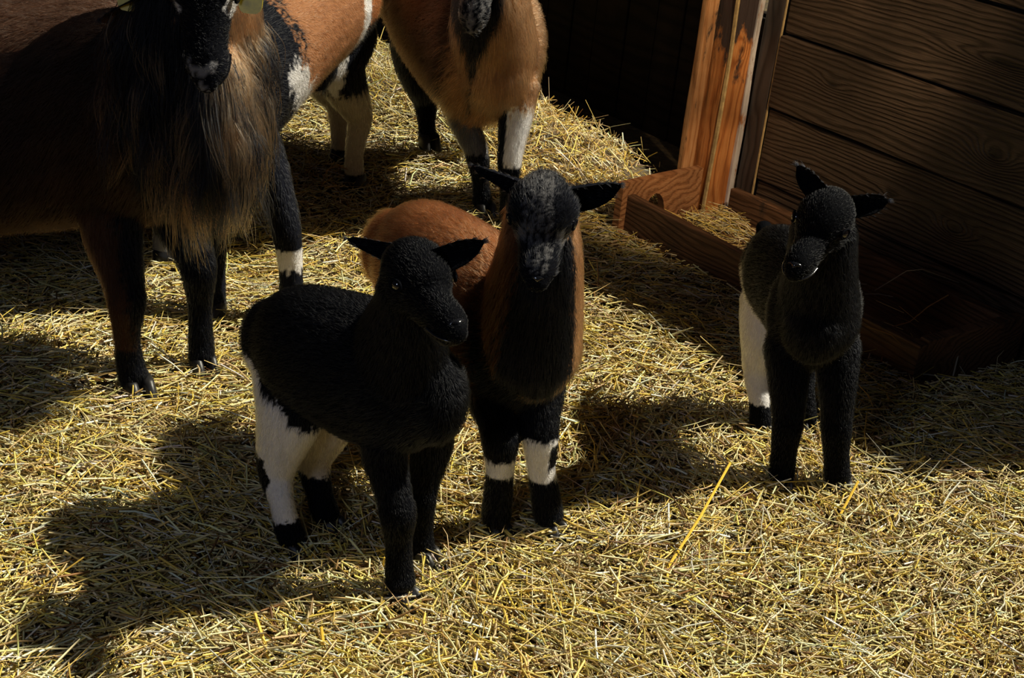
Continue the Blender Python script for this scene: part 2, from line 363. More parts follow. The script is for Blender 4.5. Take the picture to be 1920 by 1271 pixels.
stalk('long golden bent stalk poking up in the foreground right of centre', [(1290, 1130, .004), (1250, 1095, .006), (1253, 1062, .012), (1312, 970, .05), (1369, 868, .09)], .0024, GOLD)
stalk('short upright golden stalk just below the right kid', [(1570, 975, .004), (1609, 902, .045)], .0024, GOLD)
stalk('pale slender upright stalk near the right edge of the litter', [(1768, 940, .004), (1769, 902, .035)], .002, PALE)
stalk('thick golden stalk rising from the bottom left corner litter', [(505, 1235, .004), (478, 1150, .04)], .0026, GOLD)
stalk('stubby golden stalk at the bottom edge left of centre', [(607, 1215, .004), (602, 1175, .03)], .0026, GOLD)
stalk('short golden stalk standing beside the shadow of the front kid', [(716, 1070, .004), (722, 1045, .03)], .0022, GOLD)
stalk('thin brown arched stem in front of the wall end of the trough', [(1640, 545, .10), (1700, 508, .15), (1730, 505, .16), (1798, 530, .12)], .0012, GREY, 'hay_stem')
stalk('brown branching stem leaning over the trough right of the right kid', [(1640, 622, .07), (1705, 604, .10), (1740, 575, .13), (1778, 553, .15)], .0014, BRN, 'hay_stem')
stalk('drooping brown stem hanging down over the near trough board', [(1625, 612, .09), (1672, 628, .09), (1705, 660, .06), (1738, 680, .04)], .0013, BRN, 'hay_stem')
stalk('grey upright stem against the near end of the trough', [(1787, 705, .01), (1800, 652, .06)], .0018, GREY, 'hay_stem')
stalk('long flat grey stem lying in the shade left of the trough corner', [(1660, 697, .02), (1740, 702, .02), (1830, 715, .015)], .0015, GREY, 'hay_stem')
stalk('bent wiry stem arching beside the hind hoof of the spotted goat', [(600, 358, .003), (612, 320, .05), (632, 309, .06), (652, 318, .05)], .0016, BRN, 'hay_stem')
stalk('long pale stalk lying across the litter below the big goat', [(425, 762, .012), (470, 750, .014), (508, 742, .016)], .0018, PALE)
#ANIMALS

# ------------------------------------------------------------------ goats
def nrm(v): v = np.asarray(v, float); return v/np.linalg.norm(v)
class Loft:
    """stations: (centre, half width across, half height, side vector) -> closed tube through them"""
    def __init__(s, name, C, A, B, side, flow=1., sub=4, caps=(1, 1)):
        C = np.array(C, float); A = np.array(A, float); B = np.array(B, float); n = len(C)
        sd = np.array(side, float); 
        if sd.ndim == 1: sd = np.repeat(sd[None], n, 0)
        def cr(Q):
            out = []
            for i in range(n-1):
                p0, p1, p2, p3 = Q[max(i-1, 0)], Q[i], Q[i+1], Q[min(i+2, n-1)]
                for k in range(sub):
                    t = k/sub; out.append(.5*((2*p1)+(-p0+p2)*t+(2*p0-5*p1+4*p2-p3)*t*t+(-p0+3*p1-3*p2+p3)*t**3))
            out.append(Q[-1]); return np.array(out)
        s.name = name; s.flow = flow
        s.C = cr(C); s.A = np.maximum(cr(A[:, None])[:, 0], .003); s.B = np.maximum(cr(B[:, None])[:, 0], .003); sd = cr(sd)
        T = np.gradient(s.C, axis=0); T /= np.linalg.norm(T, axis=1)[:, None]; s.T = T
        s.t = np.linspace(0, n-1, len(s.C))
        sd = sd - (sd*T).sum(1)[:, None]*T; sd /= np.linalg.norm(sd, axis=1)[:, None]; s.S = sd; s.U = np.cross(sd, T); s.caps = caps
    def mesh(s, k=20):
        ang = np.linspace(0, 2*math.pi, k, endpoint=False); rings = []
        def ring(c, a, b, i): return c + np.cos(ang)[:, None]*a*s.S[i] + np.sin(ang)[:, None]*b*s.U[i]
        r0 = min(s.A[0], s.B[0])*s.caps[0]; r1 = min(s.A[-1], s.B[-1])*s.caps[1]
        for th in (1.45, 1.0, .5): rings.append(ring(s.C[0]-s.T[0]*r0*math.sin(th), s.A[0]*math.cos(th), s.B[0]*math.cos(th), 0))
        for i in range(len(s.C)): rings.append(ring(s.C[i], s.A[i], s.B[i], i))
        for th in (.5, 1.0, 1.45): rings.append(ring(s.C[-1]+s.T[-1]*r1*math.sin(th), s.A[-1]*math.cos(th), s.B[-1]*math.cos(th), -1))
        V = np.concatenate(rings); Fs = []
        for r in range(len(rings)-1):
            for i in range(k):
                j = (i+1) % k; Fs.append((r*k+i, r*k+j, r*k+k+j, r*k+k+i))
        Fs.append(tuple(range(k-1, -1, -1))); Fs.append(tuple(range(len(V)-k, len(V))))
        return V, Fs
def ell(name, c, r, ax=(1, 0, 0), flow=0.):
    """an egg along ax"""
    ax = nrm(ax); side = np.cross(ax, [0, 0, 1.]) if abs(ax[2]) < .95 else np.array([1., 0, 0])
    t = np.linspace(-.82, .82, 5); C = np.array(c)+ax*(t*r[0])[:, None]; k = np.sqrt(1-t*t)
    return Loft(name, C, r[1]*k, r[2]*k, nrm(side), flow, 3)

class Goat:
    def __init__(g, name, label, base, voxel, group=None):
        g.root = empty(name, base); tag(g.root, label, 'goat', group); g.base = np.array(base, float); g.lofts = []; g.voxel = voxel; g.name = name
    def add(g, *a, **k): l = Loft(*a, **k); g.lofts.append(l); return l
    def egg(g, *a, **k): l = ell(*a, **k); g.lofts.append(l); return l
    def leg(g, name, P, R, side, flow=1.):
        """P joints top to hoof, R radii (across, fore-aft)"""
        R = [(r, r) if np.isscalar(r) else r for r in R]
        g.add(name, P, [r[0] for r in R], [r[1] for r in R], side, flow, caps=(1, .4))
    def part(g, name, V, Fs, mat, parent=None, colors=None, smooth=True):
        pr = parent or g.root
        off = g.base if parent is None else g.base
        return link(name, mesh_from(name, np.asarray(V)-off, Fs, mat, smooth, colors), pr)
    def build(g, coat, smooth=7):
        V = []; Fs = []; n = 0
        for l in g.lofts:
            v, f = l.mesh(); V.append(v); Fs += [tuple(i+n for i in q) for q in f]; n += len(v)
        V = np.concatenate(V)
        me = bpy.data.meshes.new('tmp'); me.from_pydata([tuple(x) for x in V], [], Fs); me.update()
        bm = bmesh.new(); bm.from_mesh(me); bmesh.ops.recalc_face_normals(bm, faces=bm.faces); bm.to_mesh(me); bm.free()
        o = bpy.data.objects.new('tmp', me); COL.objects.link(o)
        m = o.modifiers.new('r', 'REMESH'); m.mode = 'VOXEL'; m.voxel_size = g.voxel; m.adaptivity = 0
        m = o.modifiers.new('s', 'SMOOTH'); m.factor = .5; m.iterations = smooth
        dg = bpy.context.evaluated_depsgraph_get(); ev = o.evaluated_get(dg); m2 = bpy.data.meshes.new_from_object(ev)
        bpy.data.objects.remove(o); bpy.data.meshes.remove(me)
        nv = len(m2.vertices); co = np.empty(nv*3, np.float32); m2.vertices.foreach_get('co', co); co = co.reshape(-1, 3).astype(float)
        no = np.empty(nv*3, np.float32); m2.vertices.foreach_get('normal', no); no = no.reshape(-1, 3).astype(float)
        # which loft, and where along it
        best = np.full(nv, 1e9); lid = np.zeros(nv, int); lt = np.zeros(nv); fl = np.zeros((nv, 3)); ud = np.zeros(nv); sdv = np.zeros(nv)
        for k, l in enumerate(g.lofts):
            for i in range(len(l.C)):
                dv = co-l.C[i]; a = dv@l.S[i]/l.A[i]; b = dv@l.U[i]/l.B[i]; c = dv@l.T[i]/max(.012, .5*(l.A[i]+l.B[i])*.5)
                q = a*a+b*b+c*c; mk = q < best
                best[mk] = q[mk]; lid[mk] = k; lt[mk] = l.t[i]; fl[mk] = l.T[i]*l.flow + (0 if l.flow else 1)*np.array([0, 0, -1.]); ud[mk] = b[mk]; sdv[mk] = a[mk]
        names = np.array([l.name for l in g.lofts])[lid]
        jit = np.random.default_rng(len(co)).normal(0, 1, nv)
        cols = coat(co, no, names, lt, ud, sdv, jit)
        m2.name = 'body'; m2.materials.clear(); m2.materials.append(M_SKIN)
        a = m2.attributes.new('coat', 'FLOAT_COLOR', 'POINT'); c4 = np.ones((nv, 4), np.float32); c4[:, :3] = np.clip(cols, 0, 1); a.data.foreach_set('color', c4.ravel())
        m2.vertices.foreach_set('co', (co-g.base).astype(np.float32).ravel())
        m2.polygons.foreach_set('use_smooth', np.ones(len(m2.polygons), dtype=bool)); m2.update()
        g.body = link('body', m2, g.root)
        g.co, g.no, g.cols, g.fl, g.names, g.lt = co, no, cols, fl, names, lt
        m2.calc_loop_triangles(); t = np.empty(len(m2.loop_triangles)*3, np.int32); m2.loop_triangles.foreach_get('vertices', t); g.tri = t.reshape(-1, 3)
    def fur(g, n, length, rad, seed=1, lift=.35, mess=.25, hl=None, grav=.25, extra=None):
        """n hairs; length(names, co, lt) per vertex"""
        r = np.random.default_rng(seed); T = g.tri; co = g.co
        L = length(g.names, co, g.lt)
        ar = np.linalg.norm(np.cross(co[T[:, 1]]-co[T[:, 0]], co[T[:, 2]]-co[T[:, 0]]), axis=1)
        wgt = ar*np.clip(L[T].mean(1), 0, .03)**.0*(L[T].min(1) > 0)
        view = ((CAM-co[T].mean(1))*g.no[T].mean(1)).sum(1) > -.35       # nothing of the far side shows
        wgt = wgt*view
        ti = r.choice(len(T), n, p=wgt/wgt.sum()); uv = r.uniform(0, 1, (n, 2)); f = uv.sum(1) > 1; uv[f] = 1-uv[f]
        bw = np.stack([1-uv.sum(1), uv[:, 0], uv[:, 1]], 1); tv = T[ti]
        ip = lambda A: (A[tv]*bw[..., None]).sum(1)
        P = ip(co); nn = ip(g.no); nn /= np.linalg.norm(nn, axis=1)[:, None]; fl = ip(g.fl) + np.array([0, 0, -grav]); ll = (L[tv]*bw).sum(1)*r.uniform(.6, 1.25, n)
        fl = fl + r.normal(0, mess, (n, 3)); fl -= (fl*nn).sum(1)[:, None]*nn; fl /= np.linalg.norm(fl, axis=1)[:, None]+1e-6
        cc = g.cols[tv[np.arange(n), bw.argmax(1)]]*r.uniform(.65, 1.35, n)[:, None]
        q3 = P*np.array([1, 1, .45]); vn = sum(np.sin(q3@(r.normal(0, 1, 3)*fq)+r.uniform(0, 6.28)) for fq in (35, 60, 90, 130, 170))*.13
        cc = cc*np.clip(1+vn, .45, 1.7)[:, None]
        if hl is not None:
            k = r.uniform(0, 1, n) < hl[0]; cc[k] = cc[k]*hl[1]
        lf = lift*r.uniform(.5, 1.4, n)
        p1 = P + (fl*.5+nn*(lf*.5)[:, None])*ll[:, None]; p2 = P + (fl*1.+nn*(lf*.65)[:, None]+np.array([0, 0, -grav*.4]))*ll[:, None]
        g.curves('fur', np.stack([P-nn*.001, p1, p2], 1), rad*r.uniform(.7, 1.3, n), cc)
    def curves(g, name, P, rad, cc):
        n, k, _ = P.shape; hc = bpy.data.hair_curves.new(name); hc.add_curves([k]*n)
        hc.attributes['position'].data.foreach_set('vector', (P-g.base).astype(np.float32).ravel())
        ra = hc.attributes.get('radius') or hc.attributes.new('radius', 'FLOAT', 'POINT')
        tp = np.linspace(1, .25, k); ra.data.foreach_set('value', (rad[:, None]*tp).astype(np.float32).ravel())
        a = hc.attributes.new('coat', 'FLOAT_COLOR', 'CURVE'); c4 = np.ones((n, 4), np.float32); c4[:, :3] = np.clip(cc, .0005, .95); a.data.foreach_set('color', c4.ravel())
        hc.materials.append(M_HAIR); o = link(name, hc, g.root); tag(o, kind='stuff'); return o
    # ---- head: C = skull centre, fwd = along the nose, up = brow side, L = length
    def head(g, C, fwd, up, L, kid=True, wide=1.):
        f = nrm(fwd); x = nrm(np.cross(f, up)); u = np.cross(x, f); g.hx, g.hf, g.hu, g.hL, g.hC = x, f, u, L, np.array(C)
        P = lambda a, b, c: g.hC + (x*a+f*(b-.3)+u*c)*L
        g.hP = P
        if kid: st = [(-.03, -.02, .18, .19), (.10, .02, .255, .265), (.25, .04, .285, .295), (.39, .0, .255, .265), (.53, -.085, .190, .205), (.68, -.105, .158, .18), (.82, -.115, .155, .175), (.93, -.125, .138, .155), (.99, -.135, .10, .115)]
        else: st = [(-.03, -.02, .15, .17), (.10, .01, .21, .23), (.26, .01, .24, .26), (.40, -.02, .225, .24), (.55, -.05, .185, .205), (.72, -.075, .16, .175), (.86, -.09, .162, .165), (.96, -.10, .14, .135), (1.02, -.11, .095, .095)]
        g.add('head', [P(0, y, z) for y, z, a, b in st], [a*L*wide for *_, a, b in st], [b*L for *_, a, b in st], x, -1.)
        g.add('jaw', [P(0, .12, -.2), P(0, .35, -.235), P(0, .6, -.25), P(0, .8, -.255), P(0, .93, -.25)], [.15*L, .14*L, .11*L, .10*L, .08*L], [.10*L, .085*L, .065*L, .06*L, .045*L], x, -1.)
        for s in (-1, 1):
            g.egg('brow', P(s*.185*wide, .34, .10), (.11*L, .06*L, .07*L), f, flow=-1.)
            g.egg('cheek', P(s*.15*wide, .28, -.12), (.19*L, .11*L, .15*L), f, flow=-1.)
            g.egg('muzzle', P(s*.06, .93, -.075), (.075*L, .075*L, .07*L), f, flow=-1.)
    def head_parts(g, ears, eye_r=.056, ear_len=.75, ear_w=.2, ear_col=None, inner=None, wide=1.):
        L = g.hL; P = g.hP; x, f, u = g.hx, g.hf, g.hu
        tree = None
        for s in (-1, 1):
            c = P(s*.245*wide, .41, .05); r = eye_r*L; V = []; Fs = []; nu, nv_ = 12, 7
            for i in range(nv_+1):
                th = math.pi*i/nv_
                for j in range(nu):
                    ph = 2*math.pi*j/nu; V.append(c + (x*math.sin(th)*math.cos(ph) + f*math.sin(th)*math.sin(ph) + u*math.cos(th))*r)
            for i in range(nv_):
                for j in range(nu):
                    Fs.append((i*nu+j, i*nu+(j+1) % nu, i*nu+nu+(j+1) % nu, i*nu+nu+j))
            g.part('eye', V, Fs, M_EYE)
            # eyelids: a rim round the eye
            V = []; Fs = []; ax = nrm(x*s+f*.35+u*.15); e1 = nrm(np.cross(ax, u)); e2 = np.cross(e1, ax)
            for i in range(20):
                a = 2*math.pi*i/20; q = c+ax*r*.55+(e1*math.cos(a)*1.1+e2*math.sin(a)*.8)*r
                for k in range(6):
                    b = 2*math.pi*k/6; rd = nrm(e1*math.cos(a)+e2*math.sin(a)); V.append(q+(rd*math.cos(b)+ax*math.sin(b))*r*.24)
            for i in range(20):
                for k in range(6): Fs.append((i*6+k, i*6+(k+1) % 6, ((i+1) % 20)*6+(k+1) % 6, ((i+1) % 20)*6+k))
            g.part('eyelid', V, Fs, M_SKIN, None, np.repeat(np.array([g.lid_col]), len(V), 0))
        # nose pad with nostrils, and the lips
        V = []; Fs = []; nu, nv_ = 24, 10
        for i in range(nv_+1):
            th = math.pi*i/nv_
            for j in range(nu):
                ph = 2*math.pi*j/nu; a, b, c = math.sin(th)*math.cos(ph), math.cos(th), math.sin(th)*math.sin(ph)
                p = np.array([a*.078, .995+c*.052, -.055+b*.045])
                for s in (-1, 1):
                    dd = math.hypot((p[0]-s*.042)/.022, (p[2]+.045-.012*abs(p[0])*20*0)/.014)
                    if c > 0: p[1] -= .03*math.exp(-dd*dd)
                V.append(P(*p))
        for i in range(nv_):
            for j in range(nu): Fs.append((i*nu+j, i*nu+(j+1) % nu, i*nu+nu+(j+1) % nu, i*nu+nu+j))
        g.part('nose', V, Fs, M_NOSE)
        V = []; Fs = []; m = 17
        for i in range(m):
            a = math.pi*(i/(m-1)); ca, sa = math.cos(a), math.sin(a)
            q = P(ca*.155, .78+.255*sa**.8, -.178-.012*sa); rd = nrm(x*ca*.6+f*(sa+.1)); 
            for k in range(6):
                b = 2*math.pi*k/6; V.append(q+(rd*math.cos(b)*.018+u*math.sin(b)*.010)*L)
        for i in range(m-1):
            for k in range(6): Fs.append((i*6+k, i*6+(k+1) % 6, i*6+6+(k+1) % 6, i*6+6+k))
        g.part('lips', V, Fs, M_NOSE)
        g.ears = []
        for (s, tip, bend, *tp) in ears:
            b0 = P(s*.225*wide, .12, -.02); ax = np.array(tip)-b0; el = np.linalg.norm(ax); ax = ax/el
            face = f*.75+u*.25; face = nrm(face-(face@ax)*ax); sd = np.cross(ax, face); V = []; nu, nv_ = 12, 14; prof = (lambda t: ear_w*L*(1.2-.95*t)*(1 if t < .9 else math.sqrt(max(0, 1-((t-.9)/.103)**2)))) if tp else (lambda t: ear_w*L*(.6+.45*math.sin(math.pi*min(1, t*.85+.05)))*(1 if t < .75 else math.sqrt(max(0, 1-((t-.75)/.255)**2))))
            for lay in (0, 1):
                for i in range(nv_):
                    t = i/(nv_-1); wv = max(prof(t), .002)
                    for j in range(nu):
                        v = -1+2*j/(nu-1); cup = (.55-.2*t)*(v*v)
                        th = (.0045*(1-.5*t)*(1-v*v*.9)) if lay else 0
                        V.append(b0 + ax*el*t + sd*wv*.5*v*(1-.12*v*v) + face*(wv*cup*.9 - th) + np.array([0, 0, -1.])*bend*el*t*t)
            Fs = []; K = nu*nv_
            for lay in (0, 1):
                for i in range(nv_-1):
                    for j in range(nu-1):
                        q = (lay*K+i*nu+j, lay*K+i*nu+j+1, lay*K+i*nu+nu+j+1, lay*K+i*nu+nu+j); Fs.append(q if lay == 0 else q[::-1])
            bd = [i for i in range(nu)]+[nu*i+nu-1 for i in range(1, nv_)]+[K-1-j for j in range(1, nu)]+[nu*i for i in range(nv_-2, 0, -1)]
            for k in range(len(bd)):
                a, c = bd[k], bd[(k+1) % len(bd)]; Fs.append((a, K+a, K+c, c))
            V = np.array(V); colr = np.concatenate([np.repeat(np.array([inner if inner is not None else ear_col]), K, 0), np.repeat(np.array([ear_col]), K, 0)])
            e = g.part('ear', V, Fs, M_SKIN, None, colr); g.ears.append((e, b0, ax, el, face, sd))
            # short ear hair
            r = np.random.default_rng(int(abs(tip[0])*1e4)); n = 900; idx = r.integers(0, 2*K, n); pk = V[idx]; outw = np.where(idx[:, None] < K, face, -face)
            dirs = ax+outw*.35+r.normal(0, .25, (n, 3)); ln = r.uniform(.005, .010, n)*(L/.165)
            pp = np.stack([pk, pk+dirs*(ln*.5)[:, None], pk+(dirs+np.array([0, 0, -.15]))*ln[:, None]], 1)
            g.curves('ear_fur', pp, np.full(n, .00028), np.array(ear_col)*r.uniform(.6, 2.0, n)[:, None])
    def hoof(g, c, fwd, r=.022, h=.03):
        f = nrm([fwd[0], fwd[1], 0]); s = np.array([-f[1], f[0], 0]); V = []; Fs = []; n0 = 0
        for sg in (-1, 1):
            k = 12; rings = [(0, 1.12), (.15, 1.15), (.6, 1.), (1., .82), (1.05, .5)]
            for (z, q) in rings:
                for i in range(k):
                    a = 2*math.pi*i/k; cx = math.cos(a)*(1.25 if math.cos(a) > 0 else .85); sx = math.sin(a)*.5
                    V.append(np.array(c)+f*(cx*r*q+(1-z)*r*.35)+s*(sx*r*q*.95+sg*r*.52)+np.array([0, 0, z*h-.004]))
            for j in range(len(rings)-1):
                for i in range(k): Fs.append((n0+j*k+i, n0+j*k+(i+1) % k, n0+j*k+k+(i+1) % k, n0+j*k+k+i))
            Fs.append(tuple(n0+i for i in range(k-1, -1, -1))); Fs.append(tuple(n0+(len(rings)-1)*k+i for i in range(k))); n0 += k*len(rings)
        g.part('hoof', V, Fs, M_HOOF)
def legpts(hoof, js):
    """hoof (px,py); joints (px, py, forward offset) top to bottom; the foot itself is added"""
    P0 = PZ(*hoof, 0.); gz = float(ground(P0[0], P0[1])); P0 = PZ(*hoof, gz-.004)
    return [PY(x, y, P0[1]+o) for (x, y, o) in js], P0

BLACK = np.array([.0017, .0019, .003]); WHITE = np.array([.62, .60, .60]); BROWN = np.array([.22, .085, .032]); DBROWN = np.array([.055, .026, .014]); TAN = np.array([.30, .16, .078]); GREYF = np.array([.17, .165, .17]); BEIGE = np.array([.5, .43, .34])
XR = np.array([1., 0, 0])
def mixc(cols, mask, c): cols[mask] = c

# ---------------------------------------------------------------- front black kid with the white hind legs
def front_kid():
    gA, hA = legpts((750, 1122), [(728, 770, .02), (722, 850, .01), (738, 925, -.005), (746, 962, -.01), (747, 1015, 0), (749, 1072, 0), (752, 1098, -.008)])
    gB, hB = legpts((793, 1048), [(800, 770, 0), (806, 840, 0), (795, 900, -.005), (790, 935, -.01), (789, 985, 0), (790, 1020, 0), (793, 1032, -.008)])
    gC, hC = legpts((548, 1032), [(548, 690, .06), (545, 760, .03), (528, 830, .03), (518, 885, .035), (528, 940, .01), (540, 990, 0), (549, 1012, -.008)])
    gD, hD = legpts((615, 988), [(600, 700, .03), (603, 780, .01), (592, 840, .025), (588, 870, .025), (598, 920, .01), (608, 955, 0), (614, 972, -.008)])
    g = Goat('goat_kid', 'black goat kid with white hind legs standing front and centre on the straw', (hA+hC)/2*np.array([1, 1, 0]), .0042)
    Yf, Yr = hA[1], hC[1]
    T = [PY(518, 640, Yr+.085), PY(562, 648, Yr+.06), PY(628, 670, Yr+.015), PY(700, 700, Yf+.06), PY(765, 725, Yf+.03), PY(812, 742, Yf+.005)]
    ax = nrm(T[4]-T[1]); side = nrm(np.cross(ax, [0, 0, 1]))
    g.add('torso', T, [.055, .078, .088, .088, .08, .052], [.07, .094, .104, .112, .105, .075], side, -1.)
    g.add('neck', [PY(742, 690, Yf+.03), PY(758, 630, Yf-.0), PY(768, 575, Yf-.03), PY(765, 535, Yf-.045)], [.07, .056, .045, .04], [.085, .066, .05, .042], side, -1.)
    for nm, G_, r in (('foreA', gA, [.045, .034, .026, .0285, .0205, .0225, .0235]), ('foreB', gB, [.045, .034, .025, .024, .0195, .021, .021])):
        g.leg(nm, G_, r, side)
    for nm, G_, r in (('hindC', gC, [(.05, .075), (.044, .062), (.034, .042), (.027, .032), (.0185, .021), (.0205, .023), (.022, .023)]), ('hindD', gD, [(.05, .07), (.042, .058), (.03, .036), (.026, .03), (.021, .023), (.022, .023), (.022, .022)])):
        g.leg(nm, G_, r, side)
    hc = PY(785, 524, Yf-.06); g.lid_col = BLACK*1.6
    g.head(hc, (.53, -.82, -.06), (.05, -.15, 1), .158)
    hips = T[1]
    def coat(co, no, nm, lt, ud, sv, j):
        c = np.repeat(BLACK[None], len(co), 0)
        d = (co-hips)@ax; z = co[:, 2]
        hind = (np.char.startswith(nm, 'hind')) | ((nm == 'torso') & (lt < 2.2))
        lim = .305 - .62*(d+.06) + j*.004 + .008*np.sin(d*90)             # slanting edge of the white
        wm = hind & (z < lim)
        c[wm] = WHITE
        pat = (nm == 'hindC') & (z < .155+j*.003) & (z > .085) & (((co-gC[3])@ax) < .006+j*.001+.004*np.sin(z*120)); c[pat] = BLACK
        c[(nm == 'hindC') & (z < .058+.25*np.clip(((co-gC[5])@ax), -.03, .03)+j*.002)] = BLACK
        c[(nm == 'hindD') & (z < .088+j*.003)] = BLACK
        bei = (nm == 'hindD') & (c[:, 0] > .3); c[bei] = BEIGE*.9
        return c
    g.build(coat)
    for p, r in ((hA, .024), (hB, .022), (hC, .022), (hD, .022)): g.hoof(p, ax, r, .026)
    g.head_parts([(-1, PY(652, 448, Yf+.03), .0, 1), (1, PY(906, 456, Yf-.05), -.02)], ear_w=.26, ear_col=BLACK*2, inner=BLACK*1.2)
    # short tail
    t0 = PY(497, 600, Yr+.10); 
    v, f = Loft('tail', [PY(510, 590, Yr+.1), PY(494, 610, Yr+.12), PY(488, 640, Yr+.13)], [.018, .017, .008], [.014, .012, .006], side).mesh(12); g.part('tail', v, f, M_SKIN, None, np.repeat(BLACK[None], len(v), 0))
    def ln(nm, co, lt):
        L = np.full(len(co), .013); L[(nm == 'head') | (nm == 'jaw') | (nm == 'brow') | (nm == 'cheek')] = .007; L[(nm == 'head') & (lt > 6.6) | (nm == 'muzzle')] = .004
        lg = np.char.startswith(nm, 'fore') | np.char.startswith(nm, 'hind'); L[lg] = np.where(lt[lg] > 2, .006, .011); return L
    g.fur(42000, ln, .00026, 3, hl=(.12, 3.5))
    return g
front_kid()

# ---------------------------------------------------------------- brown kid with the black face
def brown_kid():
    gA, hA = legpts((930, 1000), [(915, 690, .04), (920, 740, .02), (933, 790, -.005), (938, 822, -.015), (937, 880, -.01), (932, 950, .0), (930, 980, -.004)])
    gB, hB = legpts((1034, 996), [(1005, 690, .04), (1008, 740, .02), (1012, 790, -.0), (1013, 820, -.005), (1015, 880, 0), (1026, 950, 0), (1031, 975, -.006)])
    Y0 = (hA[1]+hB[1])/2
    gC, hC = legpts((760, 880), [(770, 620, .06), (775, 690, .03), (768, 760, .05), (762, 790, .05), (760, 830, .02), (760, 862, 0), (760, 870, -.005)])
    gD, hD = legpts((808, 850), [(820, 600, .06), (815, 670, .03), (808, 740, .05), (804, 770, .05), (806, 810, .02), (808, 838, 0), (808, 842, -.005)])
    g = Goat('goat_kid', 'brown goat kid with a dark grey face standing behind the front black kid', (hA+hC)/2*np.array([1, 1, 0]), .0045)
    T = [PY(742, 470, hC[1]+.09), PY(785, 490, hC[1]+.05), PY(860, 540, hC[1]-.04), PY(930, 605, Y0+.08), PY(972, 640, Y0+.03), PY(1000, 655, Y0-.005)]
    ax = nrm(T[4]-T[1]); side = nrm(np.cross(ax, [0, 0, 1]))
    g.add('torso', T, [.06, .088, .1, .097, .09, .06], [.075, .108, .118, .13, .122, .085], side, -1.)
    g.add('neck', [PY(985, 640, Y0+.02), PY(1000, 560, Y0-.01), PY(1012, 480, Y0-.04), PY(1014, 420, Y0-.05)], [.082, .07, .058, .05], [.095, .08, .066, .055], side, -1.)
    for nm, G_, r in (('foreA', gA, [.05, .040, .031, .031, .023, .025, .023]), ('foreB', gB, [.05, .042, .031, .030, .023, .025, .024])): g.leg(nm, G_, r, side)
    for nm, G_ in (('hindC', gC), ('hindD', gD)): g.leg(nm, G_, [(.05, .075), (.044, .062), (.03, .038), (.028, .032), (.022, .024), (.023, .024), (.022, .022)], side)
    hc = PY(1017, 402, Y0-.10); g.lid_col = BLACK*2
    g.head(hc, (.02, -.76, -.64), (0, -.66, .74), .140, wide=1.27)
    def coat(co, no, nm, lt, ud, sv, j):
        c = np.repeat(BROWN[None]*.9, len(co), 0); z = co[:, 2]
        d = (co-T[4])@ax; s = (co-T[4])@side
        nk = nm == 'neck'
        c[nk] = BROWN*.38; c[(nm == 'torso') & (lt > 3.2) & (z < .42+j*.01)] = BROWN*.5  # shade painted into the coat: neck and lower chest browns darkened
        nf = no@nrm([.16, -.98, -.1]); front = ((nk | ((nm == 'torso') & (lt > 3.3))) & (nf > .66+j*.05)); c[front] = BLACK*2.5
        lg = np.char.startswith(nm, 'fore'); c[lg] = BLACK*1.6; up = lg & (z > .26+j*.006) & (d < .01); c[up] = DBROWN
        c[(nm == 'foreA') & (z > .122+j*.002) & (z < .155+j*.002)] = WHITE
        wB = (nm == 'foreB') & (z > .110+j*.002) & (z < .190+j*.003) & ~(((co-gB[4])@XR > .010) & (z > .136) & (z < .182)); c[wB] = WHITE
        h = (nm == 'head') | (nm == 'jaw') | (nm == 'brow') | (nm == 'cheek') | (nm == 'muzzle'); c[h] = BLACK*2.
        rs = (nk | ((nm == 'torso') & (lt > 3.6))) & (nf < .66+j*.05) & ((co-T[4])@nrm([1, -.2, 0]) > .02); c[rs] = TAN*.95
        q = (co-g.hC)/g.hL; fx, ff, fu = q@g.hx, q@g.hf, q@g.hu
        gr = h & (fu > .0) & (ff < .85-1.1*np.abs(fx-.05)) & (np.abs(fx-.05) < .15+j*.03) & (j+.8*np.sin(fx*75) > -.2); c[gr] = GREYF*.42
        gc = h & (np.abs(np.abs(fx)-.19) < .045) & (ff > .02) & (ff < .32) & (fu < .1); c[gc] = GREYF*.55
        return c
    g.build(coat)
    for p, r in ((hA, .021), (hB, .021), (hC, .02), (hD, .02)): g.hoof(p, ax, r, .026)
    g.head_parts([(-1, PY(886, 310, Y0-.02), .0, 1), (1, PY(1163, 352, Y0-.06), -.03)], wide=1.24, eye_r=.05, ear_w=.36, ear_col=BLACK*3, inner=BLACK)
    v, f = Loft('tail', [T[0]+np.array([.01, .05, .0]), T[0]+np.array([.01, .09, -.01]), T[0]+np.array([.01, .10, -.05])], [.02, .018, .008], [.014, .012, .006], side).mesh(12); g.part('tail', v, f, M_SKIN, None, np.repeat(BROWN[None], len(v), 0))
    def ln(nm, co, lt):
        L = np.full(len(co), .020); L[(nm == 'head') | (nm == 'jaw') | (nm == 'brow') | (nm == 'cheek')] = .013; L[(nm == 'head') & (lt > 6.8) | (nm == 'muzzle')] = .004
        lg = np.char.startswith(nm, 'fore') | np.char.startswith(nm, 'hind'); L[lg] = np.where(lt[lg] > 2, .008, .016); return L
    g.fur(42000, ln, .0003, 4, hl=(.15, 2.), lift=.3, mess=.18)
brown_kid()

